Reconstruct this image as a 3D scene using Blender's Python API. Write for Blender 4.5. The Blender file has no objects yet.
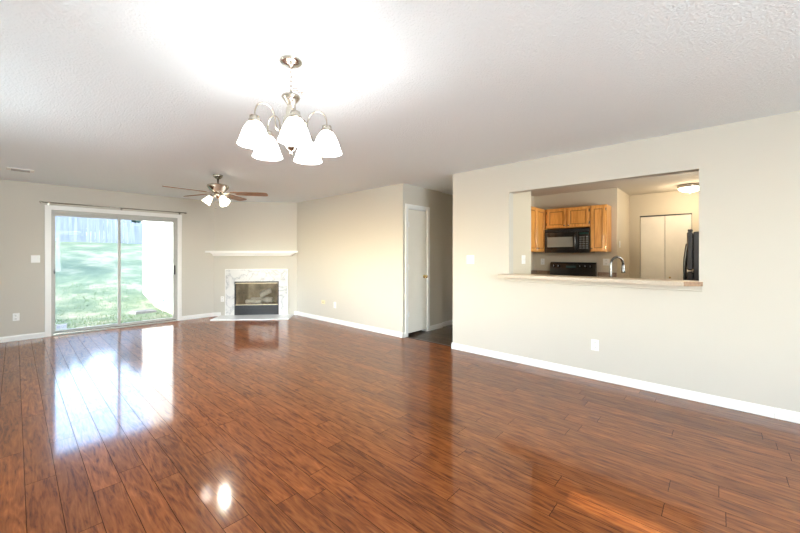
import bpy, math, random
from mathutils import Vector, Matrix
random.seed(7)
sc = bpy.context.scene
DN = True
COL = sc.collection
PI = math.pi
H = 2.44

# ------------------------------------------------------------------ camera, sky, sun, large lights, exposure
YAW = math.radians(42.27)
cam_d = bpy.data.cameras.new('camera')
cam = bpy.data.objects.new('camera', cam_d)
COL.objects.link(cam)
cam.location = (0, 0, 1.318)
cam.rotation_euler = (PI/2, 0, YAW - PI/2)
cam_d.sensor_width = 36
cam_d.lens = 15.75
cam_d.shift_y = -0.01525
cam_d.clip_start = 0.05
cam_d.clip_end = 300
sc.camera = cam

sc.view_settings.view_transform = 'Standard'
sc.view_settings.look = 'None'
sc.view_settings.gamma = 1
sc.view_settings.use_curve_mapping = False
sc.view_settings.exposure = 0.66
try:
    sc.cycles.use_denoising = DN
    sc.cycles.max_bounces = 12
    sc.cycles.diffuse_bounces = 6
    sc.cycles.sample_clamp_indirect = 6
    sc.cycles.caustics_reflective = False
    sc.cycles.caustics_refractive = False
except Exception:
    pass

w = bpy.data.worlds.new('sky')
sc.world = w
w.use_nodes = True
wn = w.node_tree
wn.nodes.clear()
wo = wn.nodes.new('ShaderNodeOutputWorld')
wb = wn.nodes.new('ShaderNodeBackground')
sk = wn.nodes.new('ShaderNodeTexSky')
sk.sky_type = 'NISHITA'
sk.sun_disc = False
sk.sun_elevation = math.radians(36)
sk.sun_rotation = math.radians(-95)
sk.air_density = 1.0
sk.dust_density = 2.0
sk.ozone_density = 1.0
wb.inputs['Strength'].default_value = 1.75
wn.links.new(sk.outputs[0], wb.inputs['Color'])
wn.links.new(wb.outputs[0], wo.inputs[0])

def sun(name, heading, energy, color, angle):
    d = bpy.data.lights.new(name, 'SUN')
    d.energy = energy; d.color = color; d.angle = math.radians(angle)
    o = bpy.data.objects.new(name, d); COL.objects.link(o)
    o.rotation_euler = Vector(heading).to_track_quat('-Z', 'Y').to_euler()
    return o
SUNV = Vector((1, .12, -.70))
sun('sun', SUNV, 6.5, (1, .93, .8), 0.6)

def area(name, loc, heading, sx, sy, energy, color, spread=180):
    d = bpy.data.lights.new(name, 'AREA')
    d.shape = 'RECTANGLE'; d.size = sx; d.size_y = sy
    d.energy = energy; d.color = color; d.spread = math.radians(spread)
    o = bpy.data.objects.new(name, d); COL.objects.link(o)
    o.location = loc
    o.rotation_euler = Vector(heading).to_track_quat('-Z', 'Z').to_euler()
    return o
# added fill lights at unseen windows (rear mimics bounced flash), and the door portal
area('added_fill_rear', (.2, -3.70, 1.4), (-.08, 1, .5), 2.2, 1.5, 300, (.88, .95, 1))
area('added_fill_kitchen', (5.2, -.76, 1.6), (1.1, 1, 0), .75, .8, 58, (1, .96, .9))
area('added_fill_left', (-1.20, 3.65, 1.4), (1, 0, 0), 2.7, 1.3, 52, (.95, .98, 1), 165)
area('sky_portal_sliding_door', (1.27, 8.07, 1.02), (0, -1, 0), 1.78, 2.04, 1, (1, 1, 1)).data.cycles.is_portal = True

# ------------------------------------------------------------------ mesh helpers
class MB:
    def __init__(s):
        s.v = []; s.f = []; s.sm = []
    def add(s, verts, faces, smooth=False, M=None):
        b = len(s.v)
        for p in verts:
            p = Vector(p)
            s.v.append(tuple(M @ p if M is not None else p))
        for f in faces:
            s.f.append([b+i for i in f]); s.sm.append(smooth)
        return s
    def box(s, x0, x1, y0, y1, z0, z1, M=None):
        v = [(x0,y0,z0),(x1,y0,z0),(x1,y1,z0),(x0,y1,z0),(x0,y0,z1),(x1,y0,z1),(x1,y1,z1),(x0,y1,z1)]
        return s.add(v, [(0,3,2,1),(4,5,6,7),(0,1,5,4),(1,2,6,5),(2,3,7,6),(3,0,4,7)], False, M)
    def bbox(s, x0, x1, y0, y1, z0, z1, b=.004, M=None):
        # chamfered box
        import itertools
        v = []
        for (x, sx) in ((x0, 1), (x1, -1)):
            for (y, sy) in ((y0, 1), (y1, -1)):
                for (z, sz) in ((z0, 1), (z1, -1)):
                    v += [(x, y+sy*b, z+sz*b), (x+sx*b, y, z+sz*b), (x+sx*b, y+sy*b, z)]
        def i(a, c, d, k): return ((a*2+c)*2+d)*3+k
        F = []
        F.append([i(0,0,0,0), i(0,0,1,0), i(0,1,1,0), i(0,1,0,0)])
        F.append([i(1,0,0,0), i(1,1,0,0), i(1,1,1,0), i(1,0,1,0)])
        F.append([i(0,0,0,1), i(1,0,0,1), i(1,0,1,1), i(0,0,1,1)])
        F.append([i(0,1,0,1), i(0,1,1,1), i(1,1,1,1), i(1,1,0,1)])
        F.append([i(0,0,0,2), i(0,1,0,2), i(1,1,0,2), i(1,0,0,2)])
        F.append([i(0,0,1,2), i(1,0,1,2), i(1,1,1,2), i(0,1,1,2)])
        for a in (0, 1):
            for c in (0, 1):
                F.append([i(a,c,0,0), i(a,c,0,1), i(a,c,1,1), i(a,c,1,0)])
                F.append([i(a,0,c,0), i(a,0,c,2), i(a,1,c,2), i(a,1,c,0)])
                F.append([i(0,a,c,1), i(0,a,c,2), i(1,a,c,2), i(1,a,c,1)])
                for d in (0, 1):
                    F.append([i(a,c,d,0), i(a,c,d,1), i(a,c,d,2)])
        return s.add(v, F, False, M)
    def prism(s, poly, z0, z1, M=None):
        n = len(poly)
        v = [(x, y, z0) for x, y in poly] + [(x, y, z1) for x, y in poly]
        f = [tuple(range(n-1, -1, -1)), tuple(range(n, 2*n))]
        f += [(i, (i+1) % n, n+(i+1) % n, n+i) for i in range(n)]
        return s.add(v, f, False, M)
    def loft(s, rings, smooth=False, cap=True, M=None, closed=True):
        n = len(rings[0]); v = [p for r in rings for p in r]; f = []
        for k in range(len(rings)-1):
            for i in range(n if closed else n-1):
                j = (i+1) % n
                f.append((k*n+i, k*n+j, (k+1)*n+j, (k+1)*n+i))
        if cap:
            f.append(tuple(range(n-1, -1, -1))); f.append(tuple(range((len(rings)-1)*n, len(rings)*n)))
        return s.add(v, f, smooth, M)
    def lathe(s, prof, n=28, M=None, smooth=True, cap=True):
        rings = []
        for r, z in prof:
            r = max(r, 1e-4)
            rings.append([(r*math.cos(2*PI*i/n), r*math.sin(2*PI*i/n), z) for i in range(n)])
        return s.loft(rings, smooth, cap, M)
    def tube(s, pts, r, n=10, M=None, closed=False):
        pts = [Vector(p) for p in pts]; rings = []
        up = Vector((0, 0, 1)); m = len(pts)
        prev = None
        for k, p in enumerate(pts):
            if closed: t = pts[(k+1) % m] - pts[(k-1) % m]
            else: t = pts[min(k+1, m-1)] - pts[max(k-1, 0)]
            t.normalize()
            if prev is None:
                a = t.cross(up)
                if a.length < .1: a = t.cross(Vector((1, 0, 0)))
            else:
                a = prev - t*prev.dot(t)
            a.normalize(); prev = a
            b = t.cross(a)
            rr = r[k] if isinstance(r, (list, tuple)) else r
            rings.append([p + a*rr*math.cos(2*PI*i/n) + b*rr*math.sin(2*PI*i/n) for i in range(n)])
        if closed: rings.append(rings[0])
        return s.loft(rings, True, not closed, M)
    def build(s, name, mat, parent=None, kind=None):
        me = bpy.data.meshes.new(name)
        me.from_pydata(s.v, [], s.f)
        me.update()
        import bmesh
        bm = bmesh.new(); bm.from_mesh(me)
        bmesh.ops.recalc_face_normals(bm, faces=bm.faces)
        bm.to_mesh(me); bm.free()
        me.polygons.foreach_set('use_smooth', s.sm)
        me.materials.append(mat)
        o = bpy.data.objects.new(name, me)
        COL.objects.link(o)
        if parent is not None: o.parent = parent
        if kind: o['kind'] = kind
        return o

def T(x, y, z, rz=0, rx=0, ry=0):
    return Matrix.Translation((x, y, z)) @ Matrix.Rotation(rz, 4, 'Z') @ Matrix.Rotation(ry, 4, 'Y') @ Matrix.Rotation(rx, 4, 'X')

def thing(name, label, cat, loc=(0, 0, 0), rz=0, group=None):
    o = bpy.data.objects.new(name, None)
    COL.objects.link(o)
    o.empty_display_size = .1
    o.location = loc; o.rotation_euler = (0, 0, rz)
    o['label'] = label; o['category'] = cat
    if group: o['group'] = group
    return o
def tag(o, label, cat, group=None, kind=None):
    o['label'] = label; o['category'] = cat
    if group: o['group'] = group
    if kind: o['kind'] = kind
    return o
def copy_tree(o, parent=None):
    c = o.copy(); COL.objects.link(c)
    if parent is not None: c.parent = parent
    for ch in list(o.children): copy_tree(ch, c)
    return c
def spline(P, n=8):
    P = [Vector(p) for p in P]; out = []
    for i in range(len(P)-1):
        a = P[max(i-1, 0)]; b = P[i]; c = P[i+1]; d = P[min(i+2, len(P)-1)]
        for k in range(n):
            t = k/n
            out.append(.5*((2*b) + (c-a)*t + (2*a-5*b+4*c-d)*t*t + (3*b-a-3*c+d)*t**3))
    out.append(P[-1]); return out

# ------------------------------------------------------------------ materials
def new_mat(name):
    m = bpy.data.materials.new(name); m.use_nodes = True
    nt = m.node_tree
    return m, nt, nt.nodes['Principled BSDF']
def node(nt, t, **kw):
    n = nt.nodes.new(t)
    for k, v in kw.items():
        if k in n.inputs: n.inputs[k].default_value = v
        else: setattr(n, k, v)
    return n
def plain(name, col, rough=.5, metal=0, noise=.0, nscale=20, bump=0, bscale=80, coat=0, spec=.5):
    m, nt, b = new_mat(name)
    b.inputs['Roughness'].default_value = rough
    b.inputs['Metallic'].default_value = metal
    b.inputs['Coat Weight'].default_value = coat
    b.inputs['Specular IOR Level'].default_value = spec
    tc = node(nt, 'ShaderNodeTexCoord')
    if noise:
        n = node(nt, 'ShaderNodeTexNoise', Scale=nscale, Detail=3)
        r = node(nt, 'ShaderNodeValToRGB')
        r.color_ramp.elements[0].position = .3; r.color_ramp.elements[1].position = .7
        r.color_ramp.elements[0].color = tuple(c*(1-noise) for c in col)+(1,)
        r.color_ramp.elements[1].color = tuple(min(1, c*(1+noise)) for c in col)+(1,)
        nt.links.new(tc.outputs['Object'], n.inputs['Vector'])
        nt.links.new(n.outputs['Fac'], r.inputs[0]); nt.links.new(r.outputs[0], b.inputs['Base Color'])
    else:
        b.inputs['Base Color'].default_value = tuple(col)+(1,)
    if bump:
        n2 = node(nt, 'ShaderNodeTexNoise', Scale=bscale, Detail=3)
        bp = node(nt, 'ShaderNodeBump', Strength=bump, Distance=.01)
        nt.links.new(tc.outputs['Object'], n2.inputs['Vector'])
        nt.links.new(n2.outputs['Fac'], bp.inputs['Height']); nt.links.new(bp.outputs[0], b.inputs['Normal'])
    return m
def emis(name, col, strength):
    m, nt, b = new_mat(name)
    b.inputs['Base Color'].default_value = (.9, .9, .9, 1)
    b.inputs['Emission Color'].default_value = tuple(col)+(1,)
    b.inputs['Emission Strength'].default_value = strength
    b.inputs['Roughness'].default_value = .25
    return m

def wood(name, c1, c2, rough=.35, axis='Z', scale=1.0, coat=.1):
    m, nt, b = new_mat(name)
    tc = node(nt, 'ShaderNodeTexCoord'); mp = node(nt, 'ShaderNodeMapping')
    sc_ = {'Z': (16, 16, 1.6), 'Y': (16, 1.6, 16), 'X': (1.6, 16, 16)}[axis]
    mp.inputs['Scale'].default_value = tuple(v*scale for v in sc_)
    n = node(nt, 'ShaderNodeTexNoise', Scale=1.6, Detail=6, Distortion=1.2)
    r = node(nt, 'ShaderNodeValToRGB')
    r.color_ramp.elements[0].position = .35; r.color_ramp.elements[1].position = .62
    r.color_ramp.elements[0].color = tuple(c2)+(1,); r.color_ramp.elements[1].color = tuple(c1)+(1,)
    nt.links.new(tc.outputs['Object'], mp.inputs[0]); nt.links.new(mp.outputs[0], n.inputs['Vector'])
    nt.links.new(n.outputs['Fac'], r.inputs[0]); nt.links.new(r.outputs[0], b.inputs['Base Color'])
    b.inputs['Roughness'].default_value = rough; b.inputs['Coat Weight'].default_value = coat
    return m

def laminate(name, dark, mid, light, rough, pw=.1265, pl=1.21, xoff=.038):
    """glossy plank floor running along +Y"""
    m, nt, b = new_mat(name)
    L = nt.links.new
    tc = node(nt, 'ShaderNodeTexCoord')
    sep = node(nt, 'ShaderNodeSeparateXYZ'); L(tc.outputs['Object'], sep.inputs[0])
    def M(op, a, c=None, d=None):
        n = node(nt, 'ShaderNodeMath'); n.operation = op
        for i, q in enumerate((a, c, d)):
            if q is None: continue
            if isinstance(q, (int, float)): n.inputs[i].default_value = q
            else: L(q, n.inputs[i])
        return n.outputs[0]
    u = M('DIVIDE', M('SUBTRACT', sep.outputs[0], xoff), pw)
    row = M('FLOOR', u); fu = M('FRACT', u)
    wn1 = node(nt, 'ShaderNodeTexWhiteNoise'); wn1.noise_dimensions = '1D'; L(row, wn1.inputs['W'])
    v = M('ADD', M('DIVIDE', sep.outputs[1], pl), wn1.outputs['Value'])
    colm = M('FLOOR', v); fv = M('FRACT', v)
    cid = node(nt, 'ShaderNodeCombineXYZ'); L(row, cid.inputs[0]); L(colm, cid.inputs[1])
    wn2 = node(nt, 'ShaderNodeTexWhiteNoise'); wn2.noise_dimensions = '3D'; L(cid.outputs[0], wn2.inputs['Vector'])
    # gap mask
    eu = M('MINIMUM', fu, M('SUBTRACT', 1.0, fu)); ev = M('MINIMUM', fv, M('SUBTRACT', 1.0, fv))
    gu = M('LESS_THAN', eu, .0015/pw); gv = M('LESS_THAN', ev, .0016/pl)
    gap = M('MAXIMUM', gu, gv)
    # grain coordinates: shifted per plank
    off = M('MULTIPLY', wn2.outputs['Value'], 37.0)
    gx = M('ADD', M('MULTIPLY', sep.outputs[0], 1.0), off)
    gc = node(nt, 'ShaderNodeCombineXYZ'); L(gx, gc.inputs[0]); L(sep.outputs[1], gc.inputs[1]); L(off, gc.inputs[2])
    mp = node(nt, 'ShaderNodeMapping'); mp.inputs['Scale'].default_value = (24, 3.4, 1); L(gc.outputs[0], mp.inputs[0])
    n1 = node(nt, 'ShaderNodeTexNoise', Scale=1.0, Detail=5, Distortion=1.6); n1.inputs['Roughness'].default_value = .6
    L(mp.outputs[0], n1.inputs['Vector'])
    # cathedral figure: contour lines of a stretched noise field
    mp2 = node(nt, 'ShaderNodeMapping'); mp2.inputs['Scale'].default_value = (13, 1.3, 1); L(gc.outputs[0], mp2.inputs[0])
    n2 = node(nt, 'ShaderNodeTexNoise', Scale=1.0, Detail=2, Distortion=.5); L(mp2.outputs[0], n2.inputs['Vector'])
    ring = M('POWER', M('PINGPONG', M('MULTIPLY', n2.outputs['Fac'], 13.0), 1.0), 2.0)
    mp3 = node(nt, 'ShaderNodeMapping'); mp3.inputs['Scale'].default_value = (170, 12, 1); L(gc.outputs[0], mp3.inputs[0])
    n3 = node(nt, 'ShaderNodeTexNoise', Scale=1.0, Detail=3); L(mp3.outputs[0], n3.inputs['Vector'])
    g = M('ADD', M('MULTIPLY', n1.outputs['Fac'], .62), M('ADD', M('MULTIPLY', ring, .15), M('MULTIPLY', n3.outputs['Fac'], .28)))
    r = node(nt, 'ShaderNodeValToRGB')
    e = r.color_ramp.elements
    e[0].position = .31; e[0].color = tuple(dark)+(1,)
    e[1].position = .74; e[1].color = tuple(light)+(1,)
    k = e.new(.47); k.color = tuple(mid)+(1,)
    L(g, r.inputs[0])
    hsv = node(nt, 'ShaderNodeHueSaturation'); L(r.outputs[0], hsv.inputs['Color'])
    L(M('ADD', .84, M('MULTIPLY', wn2.outputs['Value'], .32)), hsv.inputs['Value'])
    mix = node(nt, 'ShaderNodeMixRGB'); L(gap, mix.inputs[0]); L(hsv.outputs[0], mix.inputs[1]); mix.inputs[2].default_value = (.035, .012, .006, 1)
    L(mix.outputs[0], b.inputs['Base Color'])
    # slight unevenness in the gloss + each plank minutely tilted
    b.inputs['Roughness'].default_value = rough
    hgt = M('SUBTRACT', 1.0, gap)
    bp = node(nt, 'ShaderNodeBump', Strength=.35, Distance=.0012); L(hgt, bp.inputs['Height'])
    L(bp.outputs[0], b.inputs['Normal'])
    b.inputs['Specular IOR Level'].default_value = .5
    # hazy two-lobe gloss: a sharp lobe over a broad one
    b.inputs['Roughness'].default_value = .30
    b2 = node(nt, 'ShaderNodeBsdfPrincipled'); b2.inputs['Roughness'].default_value = rough
    L(mix.outputs[0], b2.inputs['Base Color']); L(bp.outputs[0], b2.inputs['Normal'])
    b2.inputs['Specular IOR Level'].default_value = .85
    ms = node(nt, 'ShaderNodeMixShader'); L(M('MULTIPLY', M('SUBTRACT', 1.0, gap), .72), ms.inputs[0]); L(M('MULTIPLY', M('SUBTRACT', 1.0, gap), .30), b.inputs['Specular IOR Level'])
    L(b.outputs[0], ms.inputs[1]); L(b2.outputs[0], ms.inputs[2]); L(ms.outputs[0], nt.nodes['Material Output'].inputs[0])
    return m

def marble(name):
    m, nt, b = new_mat(name); L = nt.links.new
    tc = node(nt, 'ShaderNodeTexCoord')
    n = node(nt, 'ShaderNodeTexNoise', Scale=2.6, Detail=7, Distortion=1.6); L(tc.outputs['Object'], n.inputs['Vector'])
    r = node(nt, 'ShaderNodeValToRGB'); e = r.color_ramp.elements
    W = (.74, .74, .73, 1)
    e[0].position = .0; e[0].color = W; e[1].position = 1; e[1].color = W
    for p_, c in ((.42, W), (.47, (.64, .64, .65, 1)), (.485, (.46, .47, .49, 1)), (.51, (.65, .66, .66, 1)), (.56, W)):
        k = e.new(p_); k.color = c
    L(n.outputs['Fac'], r.inputs[0]); L(r.outputs[0], b.inputs['Base Color'])
    b.inputs['Roughness'].default_value = .18
    return m

def glass(name, tint=(1, 1, 1), refl=1.0, rough=0.0):
    """thin window glass: fresnel gloss over clear transmission"""
    m = bpy.data.materials.new(name); m.use_nodes = True
    nt = m.node_tree; nt.nodes.clear(); L = nt.links.new
    out = node(nt, 'ShaderNodeOutputMaterial'); mx = node(nt, 'ShaderNodeMixShader')
    tr = node(nt, 'ShaderNodeBsdfTransparent'); tr.inputs[0].default_value = tuple(tint)+(1,)
    gl = node(nt, 'ShaderNodeBsdfGlossy'); gl.inputs['Roughness'].default_value = rough
    fr = node(nt, 'ShaderNodeFresnel', IOR=1.45)
    mu = node(nt, 'ShaderNodeMath'); mu.operation = 'MULTIPLY'; mu.inputs[1].default_value = refl
    L(fr.outputs[0], mu.inputs[0]); L(mu.outputs[0], mx.inputs[0]); L(tr.outputs[0], mx.inputs[1]); L(gl.outputs[0], mx.inputs[2])
    L(mx.outputs[0], out.inputs[0])
    return m

M_wall = plain('cream wall paint', (.595, .568, .508), .75, bump=.06, bscale=220, spec=.3)
M_kwall = plain('kitchen wall paint', (.64, .58, .465), .7, bump=.06, bscale=220, spec=.3)
M_trim = plain('white gloss trim', (.86, .86, .84), .35)
M_white = plain('white plastic', (.85, .85, .83), .35)
M_slot = plain('dark slot', (.05, .05, .05), .6)
M_floor = laminate('cherry laminate planks', (.060, .013, .004), (.180, .049, .011), (.30, .098, .024), .09)
M_floor2 = laminate('dimmed hall planks', (.03, .018, .010), (.065, .040, .026), (.10, .066, .042), .25)  # the hall's dimness is painted into this plank colour
M_marble = marble('white veined marble')
M_glass = glass('window glass', (.96, .985, .98), .12)
M_alu = plain('pale aluminium frame', (.46, .46, .43), .4, noise=.04)
M_nickel = plain('brushed nickel', (.55, .50, .43), .22, 1)
M_nickel_d = plain('dark brushed nickel', (.42, .39, .34), .25, 1)
M_chrome = plain('faucet steel', (.20, .20, .20), .22, 1)
M_brass = plain('brass', (.80, .58, .25), .25, 1)
M_black = plain('black gloss plastic', (.012, .012, .013), .15, coat=.5)
M_blackm = plain('black painted metal', (.02, .021, .024), .4)
M_oak = wood('honey oak', (.82, .40, .10), (.62, .26, .05), .35)
M_oak_shadow = wood('oak edge shadow', (.42, .17, .035), (.30, .11, .02), .4)  # oak darkened to paint shadow lines on the cabinet doors
M_blade = wood('walnut fan blade', (.30, .135, .055), (.16, .065, .025), .4, axis='X', scale=1.5)
M_lam = plain('speckled laminate worktop', (.60, .49, .36), .35, noise=.22, nscale=70)
M_lam_e = plain('pale speckled laminate edge', (.50, .43, .35), .4, noise=.10, nscale=90)
M_lamb = plain('brown worktop', (.30, .19, .12), .35, noise=.3, nscale=60)

def ceiling_mat():
    m, nt, b = new_mat('textured white ceiling'); L = nt.links.new
    tc = node(nt, 'ShaderNodeTexCoord')
    n = node(nt, 'ShaderNodeTexNoise', Scale=95, Detail=4); n.inputs['Roughness'].default_value = .65
    v = node(nt, 'ShaderNodeTexVoronoi', Scale=70)
    L(tc.outputs['Object'], n.inputs['Vector']); L(tc.outputs['Object'], v.inputs['Vector'])
    a = node(nt, 'ShaderNodeMath'); a.operation = 'ADD'; L(n.outputs['Fac'], a.inputs[0])
    mm = node(nt, 'ShaderNodeMath'); mm.operation = 'MULTIPLY'; mm.inputs[1].default_value = .4
    L(v.outputs['Distance'], mm.inputs[0]); L(mm.outputs[0], a.inputs[1])
    bp = node(nt, 'ShaderNodeBump', Strength=.6, Distance=.01); L(a.outputs[0], bp.inputs['Height']); L(bp.outputs[0], b.inputs['Normal'])
    b.inputs['Base Color'].default_value = (.875, .94, .985, 1); b.inputs['Roughness'].default_value = .85
    b.inputs['Specular IOR Level'].default_value = .2
    return m
M_ceil = ceiling_mat()
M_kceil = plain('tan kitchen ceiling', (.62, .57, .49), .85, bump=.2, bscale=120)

# ------------------------------------------------------------------ room shell
XR, YC, YF, YE = 4.12, 3.685, 7.93, 2.748
XL, YB = -0.95, -3.3
WT = .12
S = 'structure'
def struct(name, mb, mat, parent=None):
    return mb.build(name, mat, parent, None if parent else S)
def wall_openings(axis, c0, c1, a0, a1, z0, z1, holes):
    """axis 'X': the wall's face is X=c0..c1 and runs along Y (a0..a1). holes: (b0,b1,zb,zt)"""
    mb = MB()
    def bx(p, q, r, s):
        if q-p < 1e-5 or s-r < 1e-5: return
        if axis == 'X': mb.box(c0, c1, p, q, r, s)
        else: mb.box(p, q, c0, c1, r, s)
    cur = a0
    for (b0, b1, zb, zt) in sorted(holes):
        bx(cur, b0, z0, z1); bx(b0, b1, z0, zb); bx(b0, b1, zt, z1); cur = b1
    bx(cur, a1, z0, z1)
    return mb

struct('floor', MB().box(XL-.2, 4.2, YB-.2, YF+WT, -.1, 0), M_floor)
struct('floor', MB().box(4.2, 8.2, YB-.2, 4.2, -.1, 0), M_floor2)
struct('trim_4', MB().prism([(4.185, 2.75), (4.215, 2.75), (4.215, 3.68), (4.185, 3.68)], 0, .004), plain('dark threshold', (.06, .035, .022), .4))
struct('ceiling', MB().box(XL-.2, 4.18, YB-.2, YF+WT, H, H+.12).box(4.18, 8.2, 2.70, 4.5, H, H+.12), M_ceil)
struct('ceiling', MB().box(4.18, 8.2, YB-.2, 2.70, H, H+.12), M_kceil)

DX0, DX1, DZ = .388, 2.17, 2.04       # sliding door opening
struct('wall_far', wall_openings('Y', YF, YF+WT, XL-.2, 4.4, 0, H, [(DX0, DX1, 0, DZ)]), M_wall)
struct('wall_left', wall_openings('X', XL-WT, XL, YB-.12, YF+.1, 0, H, [(-.62, .24, 2.05, 2.215), (2.3, 5.0, .75, 2.05)]), M_wall)
struct('wall_rear', wall_openings('Y', YB-WT, YB, XL-.1, 8.1, 0, H, [(-.85, 1.25, .65, 2.15)]), M_wall)
PY0, PY1, PZ0, PZ1 = .127, 1.919, 1.035, 2.085
struct('wall_right', wall_openings('X', XR, XR+WT, YB-.05, YE, 0, H, [(PY0, PY1, PZ0, PZ1)]), M_wall)
struct('wall_living', MB().box(XR, XR+.05, YC, YF+.05, 0, H), M_wall)
# hall back wall with the closet door opening
CX0, CX1, CZ = 4.235, 4.745, 2.065
struct('wall_hall', wall_openings('Y', YC, YC+WT, XR+.05, 5.18, 0, H, [(CX0, CX1, 0, CZ)]).box(5.18, 8.1, YC+.035, YC+WT, 0, H), M_wall)
struct('wall_closet', MB().box(4.17, 5.0, 4.35, 4.4, 0, H).box(4.95, 5.0, YC+WT, 4.35, 0, H), M_wall)
struct('wall_hall_end', MB().box(7.4, 7.5, 2.8, YC+.05, 0, H), M_wall)
# fireplace wall
FA = Vector((2.846, 7.93, 0)); FE = Vector((4.12, 6.768, 0))
FU = (FE-FA).normalized(); FN = Vector((-FU.y, FU.x, 0))
if FN.y > 0: FN = -FN      # into the room
FLEN = (FE-FA).length
MF = Matrix(((FU.x, -FN.x, 0, FA.x), (FU.y, -FN.y, 0, FA.y), (0, 0, 1, 0), (0, 0, 0, 1)))   # local: x along wall, -y into the room
def fbox(mb, s0, s1, d0, d1, z0, z1):
    return mb.box(s0, s1, -d1, -d0, z0, z1, MF)
OS0, OS1, OZ0, OZ1 = .423, 1.344, .02, .737
fw = MB()
for a, b_, c, d in ((0, OS0, 0, H), (OS1, FLEN, 0, H), (OS0, OS1, OZ1, H)):
    fbox(fw, a, b_, -.06, 0, c, d)
struct('wall_fireplace', fw, M_wall)

# kitchen shell
XS, XB = 6.8, 7.9
struct('wall_kitchen_stub', MB().box(XR+WT, 4.83, 1.925, 2.045, 0, H), M_kwall)
struct('wall_kitchen_left', MB().box(XR+WT, 7.4, 2.65, 2.748, 0, H), M_kwall)
struct('wall_kitchen_stove', MB().box(XS, XS+.1, 1.255, 2.65, 0, H), M_kwall)
struct('wall_kitchen_return', MB().box(XS+.1, XB, 1.255, 1.355, 0, H), M_kwall)
struct('wall_kitchen_right', wall_openings('Y', -.62, -.52, XR+WT, 8.15, 0, H, [(4.85, 5.6, 1.2, 2.0)]), M_kwall)
BY0, BY1, BZ = .335, 1.09, 2.035
struct('wall_kitchen_back', wall_openings('X', XB, XB+.1, YB-.1, 1.355, 0, H, [(BY0, BY1, 0, BZ)]), M_kwall)
struct('wall_kitchen_pantry', MB().box(8.1, 8.15, 0, 1.4, 0, H), M_kwall)

# ---- baseboards
def baseboard(name, p0, p1, n, h=.082, t=.013):
    """p0->p1 along the wall face, n = direction into the room"""
    p0 = Vector(p0).to_3d(); p1 = Vector(p1).to_3d(); n = Vector(n).to_3d().normalized()
    prof = [(0, 0), (t, 0), (t, h*.78), (t*.55, h*.9), (t*.45, h), (0, h)]
    rings = [[p + n*a + Vector((0, 0, z)) for a, z in prof] for p in (p0, p1)]
    return struct(name, MB().loft(rings), M_trim)
baseboard('baseboard_right', (XR, YE+.013), (XR, -.336), (-1, 0))
baseboard('baseboard_right_near', (XR, -.339), (XR, YB), (-1, 0))
baseboard('baseboard_right_end', (XR, YE), (XR+WT, YE), (0, 1))
baseboard('baseboard_living', (XR, YC-.013), (XR, 6.775), (-1, 0))
baseboard('baseboard_corner', (XR-.013, YC), (4.172, YC), (0, -1))
baseboard('baseboard_hall', (4.81, YC), (5.18, YC), (0, -1))
baseboard('baseboard_hall_far', (5.18, YC+.035), (7.4, YC+.035), (0, -1))
baseboard('baseboard_far_left', (XL, YF), (.318, YF), (0, -1))
baseboard('baseboard_far_right', (2.24, YF), (FA.x, YF), (0, -1))
baseboard('baseboard_fireplace_left', FA, FA+FU*.14, FN)
baseboard('baseboard_fireplace_right', FA+FU*1.665, FE, FN)
baseboard('baseboard_left', (XL, YB), (XL, YF), (1, 0))
baseboard('baseboard_rear', (XL, YB), (XR, YB), (0, 1))

# ---- sliding glass door (door_1)
d1 = bpy.data.objects.new('door_1', None); COL.objects.link(d1); d1['kind'] = S
d1.location = (1.28, YF, 0)
P0 = T(-1.28, -YF, 0)
def dpart(name, mb, mat, parent=None, **k): 
    o = mb.build(name, mat, parent or d1); return o
mb = MB()
mb.bbox(.318, .392, YF-.02, YF+.0, 0, 2.105, .004, P0); mb.bbox(2.166, 2.240, YF-.02, YF, 0, 2.105, .004, P0)
mb.bbox(.392, 2.166, YF-.02, YF, 2.035, 2.105, .004, P0)
dpart('casing', mb, M_trim)
mb = MB()
mb.box(.388, .418, YF, YF+.115, 0, 2.04, P0).box(2.142, 2.17, YF, YF+.115, 0, 2.04, P0)
mb.box(.418, 2.142, YF, YF+.115, 1.99, 2.04, P0).box(.418, 2.142, YF-.012, YF+.115, 0, .022, P0)
dpart('door_frame', mb, M_alu)
dpart('track', MB().box(.42, 2.14, YF+.008, YF+.016, .022, .034, P0).box(.42, 2.14, YF+.052, YF+.060, .022, .034, P0), M_nickel_d)
def panel(name, x0, x1, y, st_l, st_r):
    fr = MB()
    fr.box(x0, x0+st_l, y, y+.03, .034, 1.99, P0).box(x1-st_r, x1, y, y+.03, .034, 1.99, P0)
    fr.box(x0+st_l, x1-st_r, y, y+.03, .034, .075, P0).box(x0+st_l, x1-st_r, y, y+.03, 1.945, 1.99, P0)
    f = dpart('door_panel', fr, M_alu)
    dpart('glass_pane', MB().box(x0+st_l, x1-st_r, y+.012, y+.018, .075, 1.945, P0), M_glass, f)
    return f
pl_ = panel('left', .42, 1.285, YF+.055, .022, .04)
pr_ = panel('right', 1.24, 2.142, YF+.010, .036, .045)
h_ = MB().bbox(2.104, 2.126, YF-.026, YF+.010, .92, 1.10, .004, P0)
dpart('door_handle', h_, M_blackm, pr_)
dpart('door_latch', MB().bbox(.424, .438, YF+.035, YF+.055, 1.00, 1.07, .003, P0), M_blackm, pl_)

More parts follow.
